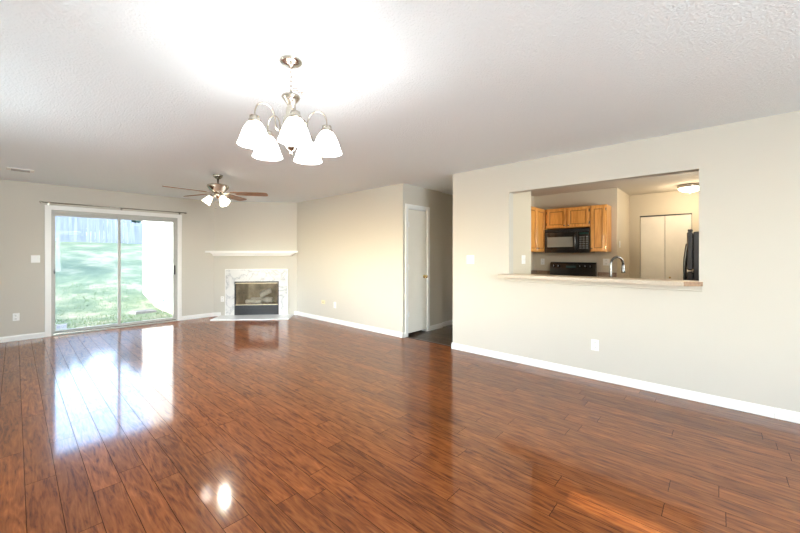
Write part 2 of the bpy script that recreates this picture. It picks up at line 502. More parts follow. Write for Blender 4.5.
# ---- windows added out of view to let fill light in
def window(name, axis, c, a0, a1, z0, z1, sign):
    o = bpy.data.objects.new(name, None); COL.objects.link(o); o['kind'] = S
    fr = MB(); gl = MB()
    def bx(m, p, q, r, s, d0, d1):
        if axis == 'X': m.box(c+min(d0*sign, d1*sign), c+max(d0*sign, d1*sign), p, q, r, s)
        else: m.box(p, q, c+min(d0*sign, d1*sign), c+max(d0*sign, d1*sign), r, s)
    e = .07
    if z1-z0 < .3: e = 0
    if e:
        for p, q, r, s in ((a0-e, a0, z0-e, z1+e), (a1, a1+e, z0-e, z1+e), (a0, a1, z1, z1+e), (a0, a1, z0-e, z0)):
            bx(fr, p, q, r, s, -.018, 0)
        bx(fr, a0, a0+.04, z0, z1, .03, .08); bx(fr, a1-.04, a1, z0, z1, .03, .08)
        bx(fr, a0+.04, a1-.04, z0, z0+.04, .03, .08); bx(fr, a0+.04, a1-.04, z1-.04, z1, .03, .08)
        m_ = (a0+a1)/2; bx(fr, m_-.02, m_+.02, z0+.04, z1-.04, .03, .08)
        fr.build('window_frame', M_trim, o)
    bx(gl, a0+.001, a1-.001, z0+.001, z1-.001, .052, .058)
    gl.build('glass_pane', M_glass, o)
window('added_window_4', 'Y', -.52, 4.85, 5.6, 1.2, 2.0, -1)
window('added_window_1', 'Y', YB, -.85, 1.25, .65, 2.15, -1)
window('added_window_3', 'X', XL, 2.3, 5.0, .75, 2.05, -1)
window('added_window_2', 'X', XL, -.62, .24, 2.05, 2.215, -1)  # added slit, shaped so the sun throws a patch on the floor

# ---- closet door (door_2)
d2 = bpy.data.objects.new('door_2', None); COL.objects.link(d2); d2['kind'] = S
mb = MB()
mb.bbox(4.172, 4.238, YC-.016, YC, 0, 2.125, .004).bbox(4.742, 4.808, YC-.016, YC, 0, 2.125, .004).bbox(4.238, 4.742, YC-.016, YC, 2.06, 2.125, .004)
mb.build('casing', M_trim, d2)
mb = MB().box(4.235, 4.248, YC, YC+.11, 0, 2.065).box(4.732, 4.745, YC, YC+.11, 0, 2.065).box(4.248, 4.732, YC, YC+.11, 2.052, 2.065)
mb.build('jamb', M_trim, d2)
M_door = plain('painted door', (.80, .765, .69), .4, noise=.02, nscale=4)
slab = MB().bbox(4.252, 4.728, YC+.004, YC+.038, .045, 2.046, .003).build('door_slab', M_door, d2)
for z in (.356, 1.113, 1.80):
    MB().tube([(4.256, YC-.004, z-.045), (4.256, YC-.004, z+.045)], .008, 8).box(4.256, 4.280, YC+.000, YC+.0045, z-.045, z+.045).build('hinge', M_trim, slab)
kn = MB().lathe([(.030, 0), (.031, .004), (.012, .010), (.011, .030), (.024, .040), (.028, .052), (.022, .064), (.004, .068)], 20, T(4.668, YC+.004, .942, 0, PI/2)).build('door_knob', M_brass, slab)

# ---- bifold door (door_3) in the kitchen back wall
d3 = bpy.data.objects.new('door_3', None); COL.objects.link(d3); d3['kind'] = S
M_bif = plain('cream bifold door', (.84, .79, .70), .28, noise=.05, nscale=3)
for a, b_ in ((BY0+.008, .710), (.716, BY1-.008)):
    p_ = MB().bbox(XB+.012, XB+.04, a, b_, .02, BZ-.022, .003).build('door_panel', M_bif, d3)
MB().lathe([(.010, 0), (.008, .012), (.016, .020), (.014, .030), (.002, .034)], 14, T(XB+.012, .64, .90, 0, 0, -PI/2)).build('door_knob', M_brass, d3)
MB().box(XB+.002, XB+.045, BY0, BY1, BZ-.018, BZ).build('track', M_slot, d3)
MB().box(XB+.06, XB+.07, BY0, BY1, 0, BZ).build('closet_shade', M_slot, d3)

# ------------------------------------------------------------------ small wall fittings
def plate(name, label, cat, pos, n, kind, wd=.072, ht=.116, group=None, mat=None):
    """wall plate facing n (unit axis)"""
    mat = mat or M_white
    rz = math.atan2(n[1], n[0])
    t = thing(name, label, cat, pos, rz, group)
    # local: +x out of the wall
    MB().bbox(0, .006, -wd/2, wd/2, -ht/2, ht/2, .002).build('cover_plate', mat, t)
    if kind == 'outlet':
        for z in (-.026, .026):
            s_ = MB().lathe([(.017, 0), (.017, .003), (.015, .004)], 16, T(.006, 0, z, 0, 0, PI/2)).build('socket', mat, t)
            MB().box(.0098, .0106, -.008, -.005, z-.002, z+.008).box(.0098, .0106, .005, .008, z-.002, z+.008).box(.0098, .0106, -.002, .002, z-.011, z-.007).build('slots', M_slot, s_)
    elif kind == 'switch':
        k = 2 if wd > .1 else 1
        for q in range(k):
            y = (q-(k-1)/2)*.046
            MB().box(.006, .018, y-.005, y+.005, -.004, .014).build('toggle', mat, t)
    elif kind == 'jack':
        MB().lathe([(.008, 0), (.008, .010), (.003, .012)], 12, T(.006, 0, 0, 0, 0, PI/2)).build('jack', M_slot, t)
    return t
plate('light_switch', 'white double switch plate on the wall left of the sliding glass door', 'light switch', (.217, YF, 1.244), (0, -1), 'switch', .10)
plate('wall_outlet', 'white outlet low on the wall left of the sliding glass door', 'outlet', (.011, YF, .361), (0, -1), 'outlet')
plate('wall_outlet', 'white outlet low on the long wall under the pass-through', 'outlet', (XR, .962, .36), (-1, 0), 'outlet')
plate('light_switch', 'white double switch plate at the hallway end of the long wall', 'light switch', (XR, 2.464, 1.248), (-1, 0), 'switch', .116)
plate('wall_outlet', 'white outlet low on the wall between fireplace and closet door', 'outlet', (XR, 5.426, .348), (-1, 0), 'outlet')
M_ivory = plain('ivory plastic', (.80, .70, .42), .4)
plate('cable_plate', 'yellowed cable plate low on the wall right of the fireplace', 'cable plate', (XR, 5.80, .37), (-1, 0), 'jack', .115, .072, mat=M_ivory)
pf = FA+FU*.173
plate('wall_outlet', 'white outlet just left of the marble fireplace surround', 'outlet', (pf.x, pf.y, .366), (FN.x, FN.y), 'outlet')
plate('light_switch', 'white switch plate on the kitchen wall stub left in the pass-through', 'light switch', (4.567, 1.925, 1.248), (0, -1), 'switch', .116)
plate('wall_outlet', 'white outlet on the stove wall left of the black range', 'outlet', (XS, 2.487, 1.178), (-1, 0), 'outlet')
plate('wall_outlet', 'white outlet on the stove wall right of the black range', 'outlet', (XS, 1.415, 1.185), (-1, 0), 'outlet', .10)
plate('light_switch', 'small white switch on the kitchen return wall beside the bifold door', 'light switch', (7.0, 1.255, 1.49), (0, -1), 'switch', .072)

# ceiling vent
t = thing('ceiling_vent', 'white slotted air vent in the ceiling near the far left wall', 'vent', (.05, 6.84, H))
MB().bbox(-.125, .125, -.085, .085, -.008, 0, .003).build('vent_frame', M_trim, t)
for k in range(5):
    MB().box(-.085, .085, -.06+k*.027, -.048+k*.027, -.016, -.008).build('slat', plain('vent slat', (.38, .36, .33), .5) if k == 0 else bpy.data.materials['vent slat'], t)

# curtain rod
RY, RZ = YF-.08, 2.14
t = thing('curtain_rod', 'thin nickel curtain rod mounted above the sliding glass door', 'curtain rod', (.264, YF, RZ))
MT = T(-.264, -YF, -RZ)
MB().tube([(.285, RY, RZ), (2.275, RY, RZ)], .009, 10, MT).build('rod', M_nickel_d, t)
for x in (.275, 2.285):
    MB().lathe([(.004, -.022), (.014, -.014), (.019, 0), (.014, .014), (.004, .022)], 14, MT @ T(x, RY, RZ, 0, 0, PI/2)).build('finial', M_nickel_d, t)
for x in (.36, 1.285, 2.20):
    MB().box(x-.006, x+.006, RY-.004, YF, RZ-.018, RZ-.008, MT).box(x-.012, x+.012, YF-.004, YF, RZ-.035, RZ+.02, MT).build('bracket', M_nickel_d, t)

# sticker on the glass
M_stick = plain('white sticker', (.85, .87, .90), .5)
_nt = M_stick.node_tree; _tl = node(_nt, 'ShaderNodeBsdfTranslucent'); _tl.inputs[0].default_value = (.8, .82, .86, 1)
_mx = node(_nt, 'ShaderNodeMixShader'); _mx.inputs[0].default_value = .5
_nt.links.new(_nt.nodes['Principled BSDF'].outputs[0], _mx.inputs[1]); _nt.links.new(_tl.outputs[0], _mx.inputs[2])
_nt.links.new(_mx.outputs[0], _nt.nodes['Material Output'].inputs[0])
t = thing('security_sticker', 'white sticker with grey-blue print low on the left glass pane', 'sticker', (.45, YF+.065, .085))
MB().box(0, .13, -.0006, .0006, 0, .085).build('sticker_sheet', M_stick, t)
MI = plain('sticker ink', (.35, .42, .62), .5)
ink = MB().box(.01, .055, -.0012, -.0006, .035, .042).box(.01, .05, -.0012, -.0006, .048, .054).box(.01, .045, -.0012, -.0006, .022, .028)
for cx in (.078, .107):
    ink.tube([(cx+.011*math.cos(a), -.001, .042+.017*math.sin(a)) for a in [k*PI/8 for k in range(16)]], .0022, 5, closed=True)
ink.build('printed_marks', MI, t)

# ------------------------------------------------------------------ fireplace
fp = thing('fireplace', 'corner gas fireplace with white veined marble surround and black brass-trimmed glass front', 'fireplace', tuple(FA))
MFL = T(-FA.x, -FA.y, 0) @ MF
def fb(mb, s0, s1, d0, d1, z0, z1, b=None):
    if b: return mb.bbox(s0, s1, -d1, -d0, z0, z1, b, MFL)
    return mb.box(s0, s1, -d1, -d0, z0, z1, MFL)
mb = MB()
for a, b_, c, d in ((.243, OS0, .02, .992), (OS1, 1.523, .02, .992), (OS0, OS1, OZ1, .992)):
    fb(mb, a, b_, 0, .02, c, d)
mb.build('marble_surround', M_marble, fp)
mb = MB(); fb(mb, .232, .243, 0, .024, .02, 1.003); fb(mb, 1.523, 1.534, 0, .024, .02, 1.003); fb(mb, .243, 1.523, 0, .024, .992, 1.003)
mb.build('surround_edge', M_trim, fp)
mb = MB(); fb(mb, .14, 1.66, .0, .52, 0, .02, .002)
mb.build('hearth', plain('white marble hearth', (.90, .90, .89), .15, noise=.03, nscale=6), fp)
mb = MB()
for a, b_, c, d in ((OS0, OS0+.022, .02, OZ1), (OS1-.022, OS1, .02, OZ1), (OS0+.022, OS1-.022, .71, OZ1), (OS0+.022, OS1-.022, .205, .225), (OS0+.022, OS1-.022, .02, .205)):
    fb(mb, a, b_, -.02, .012 if d > .21 else .006, c, d)
mb.build('black_frame', M_blackm, fp)
mb = MB()
for k in range(5): fb(mb, OS0+.03, OS1-.03, .006, .010, .04+k*.033, .054+k*.033)
mb.build('louver', M_blackm, fp)
M_bs = plain('pale brass strip', (.86, .76, .58), .45, .8)
for z in (.226, .688):
    mb = MB(); fb(mb, OS0+.02, OS1-.02, .006, .022, z+.003, z+.018, .003)
    mb.build('brass_strip', M_bs, fp)
mb = MB(); fb(mb, OS0+.022, OS1-.022, -.004, 0, .248, .69)
mb.build('glass_panel', glass('fireplace glass', (.86, .84, .80), .8, .02), fp)
M_brick = plain('grey-tan firebox panel', (.60, .53, .44), .9, noise=.35, nscale=5, bump=.3, bscale=20)
mb = MB()
ip = [(OS0+.01, -.022), (OS1-.01, -.022), (OS1-.16, -.40), (OS0+.16, -.40)]
def fpoly(pts): return [(s_, -d_) for s_, d_ in pts]
mb.prism(fpoly([(OS0+.02, -.02), (OS1-.02, -.02), (OS1-.16, -.42), (OS0+.16, -.42)]), .21, .225, MFL)
mb.prism(fpoly([(OS0+.16, -.40), (OS1-.16, -.40), (OS1-.14, -.42), (OS0+.14, -.42)]), .225, .735, MFL)
mb.prism(fpoly([(OS0+.0, -.02), (OS0+.02, -.02), (OS0+.16, -.41), (OS0+.14, -.42)]), .225, .735, MFL)
mb.prism(fpoly([(OS1-.02, -.02), (OS1-.0, -.02), (OS1-.14, -.42), (OS1-.16, -.41)]), .225, .735, MFL)
mb.prism(fpoly([(OS0+.02, -.02), (OS1-.02, -.02), (OS1-.14, -.42), (OS0+.14, -.42)]), .735, .75, MFL)
mb.build('firebox', M_brick, fp)
# ceramic logs behind the glass
M_log = plain('pale ceramic log', (.88, .84, .77), .9, noise=.35, nscale=9, bump=.8, bscale=25)
def log(p0, p1, r, label):
    a = FA+FU*p0[0]+FN*p0[1]; b_ = FA+FU*p1[0]+FN*p1[1]
    a.z = p0[2]; b_.z = p1[2]
    t = thing('ceramic_log', label, 'fireplace log', tuple(a), 0, 'ceramic logs in the fireplace')
    pts = []; rr = []
    for k in range(9):
        u = k/8
        pts.append((b_-a)*u + Vector((random.uniform(-.006, .006), random.uniform(-.006, .006), random.uniform(-.006, .006))))
        rr.append(r*random.uniform(.9, 1.12))
    MB().tube(pts, rr, 12).build('bark', M_log, t)
log((.66, -.30, .30), (1.12, -.31, .30), .065, 'long pale ceramic log lying at the back of the firebox')
log((.62, -.13, .285), (.95, -.11, .285), .048, 'short pale ceramic log lying in front behind the glass')
log((.90, -.15, .42), (1.10, -.25, .52), .062, 'pale ceramic log leaning up across the other logs')

# mantel shelf: crown profile lofted from the wall
mt = thing('mantel_shelf', 'white crown-moulded mantel shelf on the wall above the fireplace', 'mantel shelf', tuple(FA+Vector((0, 0, 1.28))))
MM = T(-FA.x, -FA.y, -1.28) @ MF
def mring(d, s0, s1, z): return [(s0, 0, z), (s0, -d, z), (s1, -d, z), (s1, 0, z)]
A0, A1 = .03, 1.60
rings = [mring(.085, A0, A1, 1.282), mring(.098, A0-.008, A1+.012, 1.286), mring(.102, A0-.012, A1+.02, 1.298), mring(.112, A0-.02, A1+.045, 1.320), mring(.128, A0-.045, A1+.09, 1.342), mring(.130, A0-.05, A1+.095, 1.353)]
MB().loft(rings, M=MM).build('crown_moulding', M_trim, mt)
MB().prism([(-.0, 0), (-.115, -.15), (1.775, -.15), (1.72, 0)][::-1], 1.353, 1.392, MM).build('shelf_board', M_trim, mt)

# ------------------------------------------------------------------ pass-through counter
cn = thing('bar_counter', 'speckled beige laminate bar counter on the pass-through ledge', 'counter', (XR, 1, 1.035))
MC = T(-XR, -1, -1.035)
poly = [(3.965, 1.985), (3.965, .225), (4.06, .10), (4.118, .10), (4.118, .130), (4.245, .130), (4.245, 1.916), (4.118, 1.916), (4.118, 1.985)]
MB().prism(poly, 1.0365, 1.0755, MC).build('counter_top', M_lam, cn)
MB().box(3.9635, 3.965, .226, 1.985, 1.0365, 1.0750, MC).build('counter_edge', M_lam_e, cn)
# chamfered end painted brown for its side turned from the light
a = Vector((3.965, .225, 0)); b_ = Vector((4.06, .10, 0)); nn = Vector((-(a-b_).y, (a-b_).x, 0)).normalized()
if nn.x > 0: nn = -nn
a2, b2 = a+nn*.0015, b_+nn*.0015
MB().prism([(a.x, a.y), (b_.x, b_.y), (b2.x, b2.y), (a2.x, a2.y)], 1.0366, 1.075, MC).build('counter_end', M_lamb, cn)
struct('trim_1', MB().bbox(XR-.02, XR, .10, 1.97, .985, 1.036, .004), M_wall)

# ------------------------------------------------------------------ kitchen
# upper cabinets: local frame at origin: front faces -X, width along Y
def cab_door(parent, x, y0, y1, z0, z1, knob=None, hinge_y=None):
    fr = MB(); e = .045
    fr.bbox(x-.018, x, y0, y0+e, z0, z1, .003).bbox(x-.018, x, y1-e, y1, z0, z1, .003)
    fr.bbox(x-.018, x, y0+e, y1-e, z0, z0+e, .003).bbox(x-.018, x, y0+e, y1-e, z1-e, z1, .003)
    d = fr.build('door', M_oak, parent)
    MB().box(x-.003, x, y0+e, y1-e, z0+e, z1-e).build('door_panel', M_oak, d)
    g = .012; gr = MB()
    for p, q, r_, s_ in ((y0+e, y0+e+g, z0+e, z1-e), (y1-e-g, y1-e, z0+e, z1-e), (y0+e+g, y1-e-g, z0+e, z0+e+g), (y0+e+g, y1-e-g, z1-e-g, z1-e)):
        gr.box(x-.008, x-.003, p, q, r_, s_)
    gr.build('edge_shadow', M_oak_shadow, d)  # darker strips stand in for the shadow of the raised panel edges
    if knob:
        MB().lathe([(.006, 0), (.006, .012), (.013, .018), (.012, .026), (.002, .029)], 12, T(x-.018, knob[0], knob[1], 0, 0, -PI/2)).build('knob', M_nickel_d, d)
    if hinge_y is not None:
        for z in (z0+.06, z1-.06):
            MB().box(x-.020, x-.002, hinge_y-.006, hinge_y+.006, z-.022, z+.022).build('hinge', M_nickel_d, d)
    return d
t = thing('upper_cabinet', 'short honey oak wall cabinet with two doors above the black microwave', 'kitchen cabinet', (XS, 1.95, 1.78))
ML = (XS, 1.95, 1.78)
def loc_(mb): return mb
xf = -.33
MB().box(xf+.002, 0, -.364, .364, 0, .35).build('body', M_oak, t)
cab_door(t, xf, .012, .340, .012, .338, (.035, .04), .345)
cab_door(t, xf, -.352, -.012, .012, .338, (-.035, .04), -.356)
t = thing('upper_cabinet', 'narrow tall honey oak wall cabinet right of the black microwave', 'kitchen cabinet', (XS, 1.462, 1.362))
MB().box(xf+.002, 0, -.123, .119, 0, .77).build('body', M_oak, t)
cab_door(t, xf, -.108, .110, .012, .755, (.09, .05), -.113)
t = thing('upper_cabinet', 'honey oak corner wall cabinet left of the black microwave', 'kitchen cabinet', (6.13, 2.646, 1.362), PI/2)
# rotated so local -x faces -Y : local x -> +Y world, local y -> -X world
MB().box(-.305, 0, -.66, .42, 0, .77).build('body', M_oak, t)
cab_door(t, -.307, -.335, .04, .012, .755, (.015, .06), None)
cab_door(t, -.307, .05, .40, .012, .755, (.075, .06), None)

# microwave
t = thing('microwave', 'black over-the-range microwave under the short oak wall cabinet', 'microwave', (XS, 1.95, 1.345))
xm = -.39
MB().bbox(xm+.022, -.002, -.364, .362, .0, .415, .004).build('body', M_black, t)
dr = MB().bbox(xm, xm+.022, -.19, .362, .03, .36, .006).build('door', M_black, t)
MB().bbox(xm-.002, xm, -.115, .315, .10, .275, .0009).build('window', plain('microwave window', (.30, .30, .27), .12, coat=.4), dr)
MB().tube(spline([(xm, -.155, .07), (xm-.03, -.155, .09), (xm-.034, -.155, .19), (xm-.03, -.155, .30), (xm, -.155, .32)], 4), .009, 8).build('handle', M_black, dr)
cp = MB().bbox(xm, xm+.022, -.364, -.193, .03, .36, .004).build('control_panel', M_black, t)
MB().box(xm-.001, xm, -.355, -.215, .31, .34).build('display', plain('microwave display', (.02, .06, .05), .1), cp)
bt = MB()
for r in range(6):
    for c in range(3):
        bt.box(xm-.0015, xm, -.350+c*.05, -.315+c*.05, .065+r*.038, .088+r*.038)
bt.build('keypad', plain('grey keys', (.13, .13, .13), .4), cp)
gv = MB()
for k in range(4): gv.box(xm+.008, xm+.022, -.36, .36, .364+k*.012, .371+k*.012)
gv.build('vent_grille', M_blackm, t)

# range
t = thing('kitchen_range', 'black electric range with knobs on its back panel against the stove wall', 'range', (XS, 1.937, 0))
MB().bbox(-.66, -.004, -.378, .378, .04, .90, .005).build('body', M_black, t)
MB().bbox(-.67, -.02, -.379, .379, .90, .915, .004).build('cooktop', M_black, t)
for x, y in ((-.5, .19), (-.5, -.19), (-.24, .19), (-.24, -.19)):
    MB().tube([(x+.075*math.cos(a), y+.075*math.sin(a), .922) for a in [k*PI/10 for k in range(20)]], .006, 6, closed=True).tube([(x+.04*math.cos(a), y+.04*math.sin(a), .922) for a in [k*PI/8 for k in range(16)]], .006, 6, closed=True).build('burner', M_blackm, t)
prof = [(-.02, .915), (-.10, .915), (-.095, 1.03), (-.075, 1.15), (-.06, 1.172), (-.04, 1.178), (-.02, 1.178)]
ys = [-.383, -.376, .376, .383]
rings = [[(px_*(1 if 0 < i < 3 else 1), y, .915+(pz-.915)*(1 if 0 < i < 3 else .985)) for px_, pz in prof] for i, y in enumerate(ys)]
bp_ = MB().loft(rings).build('back_panel', M_black, t)
for y in (-.30, -.22, -.14+.005, .23, .31):
    MB().lathe([(.026, 0), (.026, .006), (.019, .008), (.017, .026), (.012, .030)], 18, T(-.083, y, 1.105, 0, 0, -PI/2-.16)).build('knob', M_black, bp_)
    MB().box(-.1175, -.114, y-.003, y+.003, 1.095, 1.125).build('knob_mark', plain('pale mark', (.6, .6, .6), .4) if 'pale mark' not in bpy.data.materials else bpy.data.materials['pale mark'], bp_)
MB().box(-.0905, -.0885, -.06, .10, 1.075, 1.115).build('display', plain('range clock', (.05, .09, .09), .08), bp_)
MB().box(-.0975, -.0960, -.31, -.22, .945, .965).build('badge', bpy.data.materials['pale mark'], bp_)
MB().bbox(-.69, -.66, -.36, .36, .22, .84, .006).build('oven_door', M_black, t)
MB().tube([(-.70, -.33, .80), (-.73, -.32, .80), (-.73, .32, .80), (-.70, .33, .80)], .011, 8).build('oven_handle', M_chrome, t)

# base cabinets and worktops
def base_cab(label, x0, x1, y0, y1, n):
    t = thing('base_cabinet', label, 'kitchen cabinet', ((x0+x1)/2, (y0+y1)/2, 0))
    mx, my = (x0+x1)/2, (y0+y1)/2
    b_ = MB()
    if n == 'S': b_.box(x0-mx, x1-mx, y0-my, .495-my, .1, .87).box(x0-mx, x1-mx, 1.205-my, y1-my, .1, .87).box(x0-mx, x1-mx, .495-my, 1.205-my, .1, .69)
    else: b_.box(x0-mx, x1-mx, y0-my, y1-my, .1, .87)
    b_.build('body', M_oak, t)
    if n == 'W':
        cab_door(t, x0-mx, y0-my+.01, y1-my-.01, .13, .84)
    return t
base_cab('oak base cabinet right of the black range', 6.2, XS-.005, 1.262, 1.55, 'W')
base_cab('oak base cabinet left of the black range', 6.2, XS-.005, 2.325, 2.645, 'W')
base_cab('long oak base cabinet under the sink worktop', 4.245, 4.83, .0, 1.9, 'S')
def worktop(label, x0, x1, y0, y1, lip):
    t = thing('worktop', label, 'worktop', (x0, y0, .87))
    MB().bbox(0, x1-x0, 0, y1-y0, .001, .04, .003).build('slab', M_lamb, t)
    l = MB()
    for a in lip: l.box(*[q-(x0, x0, y0, y0)[i] for i, q in enumerate(a)], .04, .14)
    if lip: l.build('backsplash', M_lamb, t)
worktop('brown speckled worktop with low backsplash right of the range', 6.16, XS-.004, 1.258, 1.555, [(XS-.022, XS-.005, 1.262, 1.54)])
worktop('brown speckled worktop with low backsplash left of the range', 5.0, XS-.004, 2.322, 2.648, [(XS-.022, XS-.005, 2.325, 2.62), (5.0, XS-.005, 2.63, 2.647)])
base_cab('oak base cabinet under the left kitchen worktop', 5.02, 6.17, 2.33, 2.645, 'E')
t = thing('worktop', 'sink worktop behind the bar counter below the faucet', 'worktop', (4.245, 0, .87))
mb = MB(); mb.box(0, .60, 0, .5, .001, .04).box(0, .60, 1.20, 1.9, .001, .04).box(0, .13, .5, 1.2, .001, .04).box(.52, .60, .5, 1.2, .001, .04)
mb.build('slab', M_lamb, t)
t = thing('kitchen_sink', 'stainless steel kitchen sink set in the worktop behind the bar', 'sink', (4.375, .5, .87))
mb = MB().box(.002, .388, .002, .698, -.16, -.15).box(.002, .012, .002, .698, -.15, .04).box(.378, .388, .002, .698, -.15, .04).box(.012, .378, .002, .012, -.15, .04).box(.012, .378, .688, .698, -.15, .04)
mb.build('basin', M_chrome, t)
# faucet
t = thing('kitchen_faucet', 'steel gooseneck kitchen faucet rising behind the bar counter', 'faucet', (4.345, .860, .911))
MB().lathe([(.028, 0), (.028, .010), (.020, .018), (.018, .07), (.015, .075)], 20).build('faucet_base', M_chrome, t)
ux, uy = .84, -.54
R_ = .083; zt = .295
pts = [(0, 0, .07), (0, 0, zt*.6), (0, 0, zt)]
pts += [(ux*R_*(1-math.cos(a)), uy*R_*(1-math.sin(0)-math.cos(a)), zt+R_*math.sin(a)) for a in [k*PI/12 for k in range(1, 12)]]
pts += [(ux*2*R_, uy*2*R_, zt)]
MB().tube(pts, .0125, 12).build('gooseneck', M_chrome, t)
MB().lathe([(.014, 0), (.017, -.015), (.019, -.07), (.022, -.085), (.018, -.09)], 16, T(ux*2*R_, uy*2*R_, zt)).build('spray_head', M_chrome, t)
MB().tube([(0, 0, .05), (-.02, .045, .075), (-.025, .07, .10)], .007, 8).build('lever', M_chrome, t)

# refrigerator (its side towards us, door facing +Y)
t = thing('refrigerator', 'black glossy refrigerator seen side-on at the right of the kitchen', 'refrigerator', (5.7, -.07, 0))
MB().bbox(0, .78, -.40, .30, .03, 1.60, .008).build('body', M_black, t)
def frdoor(name, z0, z1):
    d = MB().bbox(.002, .778, .305, .362, z0, z1, .012).build(name, M_black, t)
    return d
dd = frdoor('door', .05, 1.10); df = frdoor('freezer_door', 1.115, 1.60)
MB().tube(spline([(.05, .362, .45), (.05, .372, .52), (.05, .380, .75), (.05, .384, 1.0), (.05, .382, 1.22), (.05, .372, 1.33), (.05, .362, 1.42), (.05, .355, 1.45)], 5), .020, 10).build('handle', M_black, df)
for y in (.06, .33):
    MB().bbox(.01, .09, y-.025, y+.025, 1.60, 1.632, .006).build('hinge_cap', M_black, t)

# kitchen ceiling light
t = thing('flush_ceiling_light', 'frosted dome ceiling light with nickel rim in the kitchen', 'ceiling light', (7.33, .335, H))
MB().lathe([(.160, 0), (.165, -.012), (.165, -.030), (.158, -.045), (.155, -.047)], 36).build('metal_rim', M_nickel, t)
M_dome = emis('lit frosted dome', (1, .88, .70), 3)
MB().lathe([(.155, -.046), (.150, -.065), (.125, -.092), (.08, -.112), (.03, -.121), (.001, -.122)], 36).build('glass_dome', M_dome, t)
MB().lathe([(.012, -.12), (.012, -.132), (.004, -.145), (.001, -.146)], 12).build('finial', M_nickel, t)
def point(name, loc, e, col, r=.04, parent=None):
    d = bpy.data.lights.new(name, 'POINT'); d.energy = e; d.color = col; d.shadow_soft_size = r
    o = bpy.data.objects.new(name, d); COL.objects.link(o)
    if parent is not None: o.parent = parent
    o.location = loc
    return o
point('kitchen_bulb', (7.33, .335, H-.22), 10, (1, .80, .55), .10)

# ------------------------------------------------------------------ chandelier
CH = (1.078, 1.835)
ch = thing('chandelier', 'five-arm nickel chandelier with lit white glass bell shades', 'chandelier', (CH[0], CH[1], H))
Z = lambda z: z-H
MB().lathe([(.062, 0), (.064, -.006), (.058, -.014), (.040, -.024), (.016, -.030), (.009, -.040), (.001, -.041)], 32).build('canopy', M_nickel, ch)
# chain
z = Z(2.402); k = 0; cm = MB()
while z > Z(2.262):
    pts = []
    for a in [q*PI/7 for q in range(14)]:
        x_ = .0085*math.cos(a); z_ = .017*math.sin(a)
        pts.append((x_ if k % 2 else 0, 0 if k % 2 else x_, z-.014+z_))
    cm.tube(pts, .0019, 6, closed=True)
    z -= .0265; k += 1
# surplus chain bunched at the side, above the hub
for q in range(3):
    c_ = Vector((.018+.018*q, -.018-.018*q, Z(2.275)-.012*q))
    pts = [c_+Vector((.012*math.cos(a), -.012*math.cos(a), .008*math.sin(a)+ (.003 if q % 2 else 0))) for a in [w_*PI/6 for w_ in range(12)]]
    cm.tube(pts, .002, 6, closed=True)
cm.build('chain', M_nickel, ch)
prof = [(.004, 2.262), (.008, 2.255), (.012, 2.248), (.050, 2.236), (.053, 2.228), (.040, 2.210), (.024, 2.190), (.019, 2.175), (.026, 2.165), (.029, 2.130), (.032, 2.118), (.044, 2.108), (.046, 2.05), (.043, 2.03), (.050, 2.018), (.050, 2.005), (.036, 1.99), (.026, 1.97), (.030, 1.955), (.030, 1.945), (.018, 1.925), (.006, 1.915), (.009, 1.905), (.004, 1.893), (.001, 1.890)]
MB().lathe([(r, Z(z)) for r, z in prof], 28).build('centre_column', M_nickel, ch)
M_shade = emis('lit white glass shade', (1, .98, .95), 12.0)
base = math.degrees(YAW) - 90     # camera-right direction azimuth
ang = [base-67, base-139, base+149, base+77, base+5]
SR = .205
for a_ in ang:
    A = math.radians(a_)
    c, s_ = math.cos(A), math.sin(A)
    pr = [(.045, 2.035), (.075, 2.022), (.088, 2.035), (.093, 2.075), (.105, 2.120), (.130, 2.146), (.160, 2.152), (.188, 2.136), (.202, 2.105), (.205, 2.065)]
    pts = spline([(r*c, r*s_, Z(z)) for r, z in pr], 5)
    MB().tube(pts, .0042, 8).build('arm', M_nickel, ch)
    MS = T(SR*c, SR*s_, 0)
    MB().lathe([(.010, Z(2.072)), (.026, Z(2.068)), (.028, Z(2.050)), (.033, Z(2.046)), (.033, Z(2.030)), (.028, Z(2.028))], 20, MS).build('socket_cap', M_nickel, ch)
    prs = [(.022, 2.036), (.036, 2.028), (.049, 2.010), (.061, 1.985), (.071, 1.957), (.079, 1.930), (.088, 1.912)]
    MB().lathe([(r, Z(z)) for r, z in prs] + [(r-.004, Z(z)-.001) for r, z in prs[::-1]], 28, MS, cap=False).build('glass_shade', M_shade, ch)
    point('chandelier_bulb', (SR*c, SR*s_, Z(1.955)), 1.2, (1, .96, .91), .03, ch)

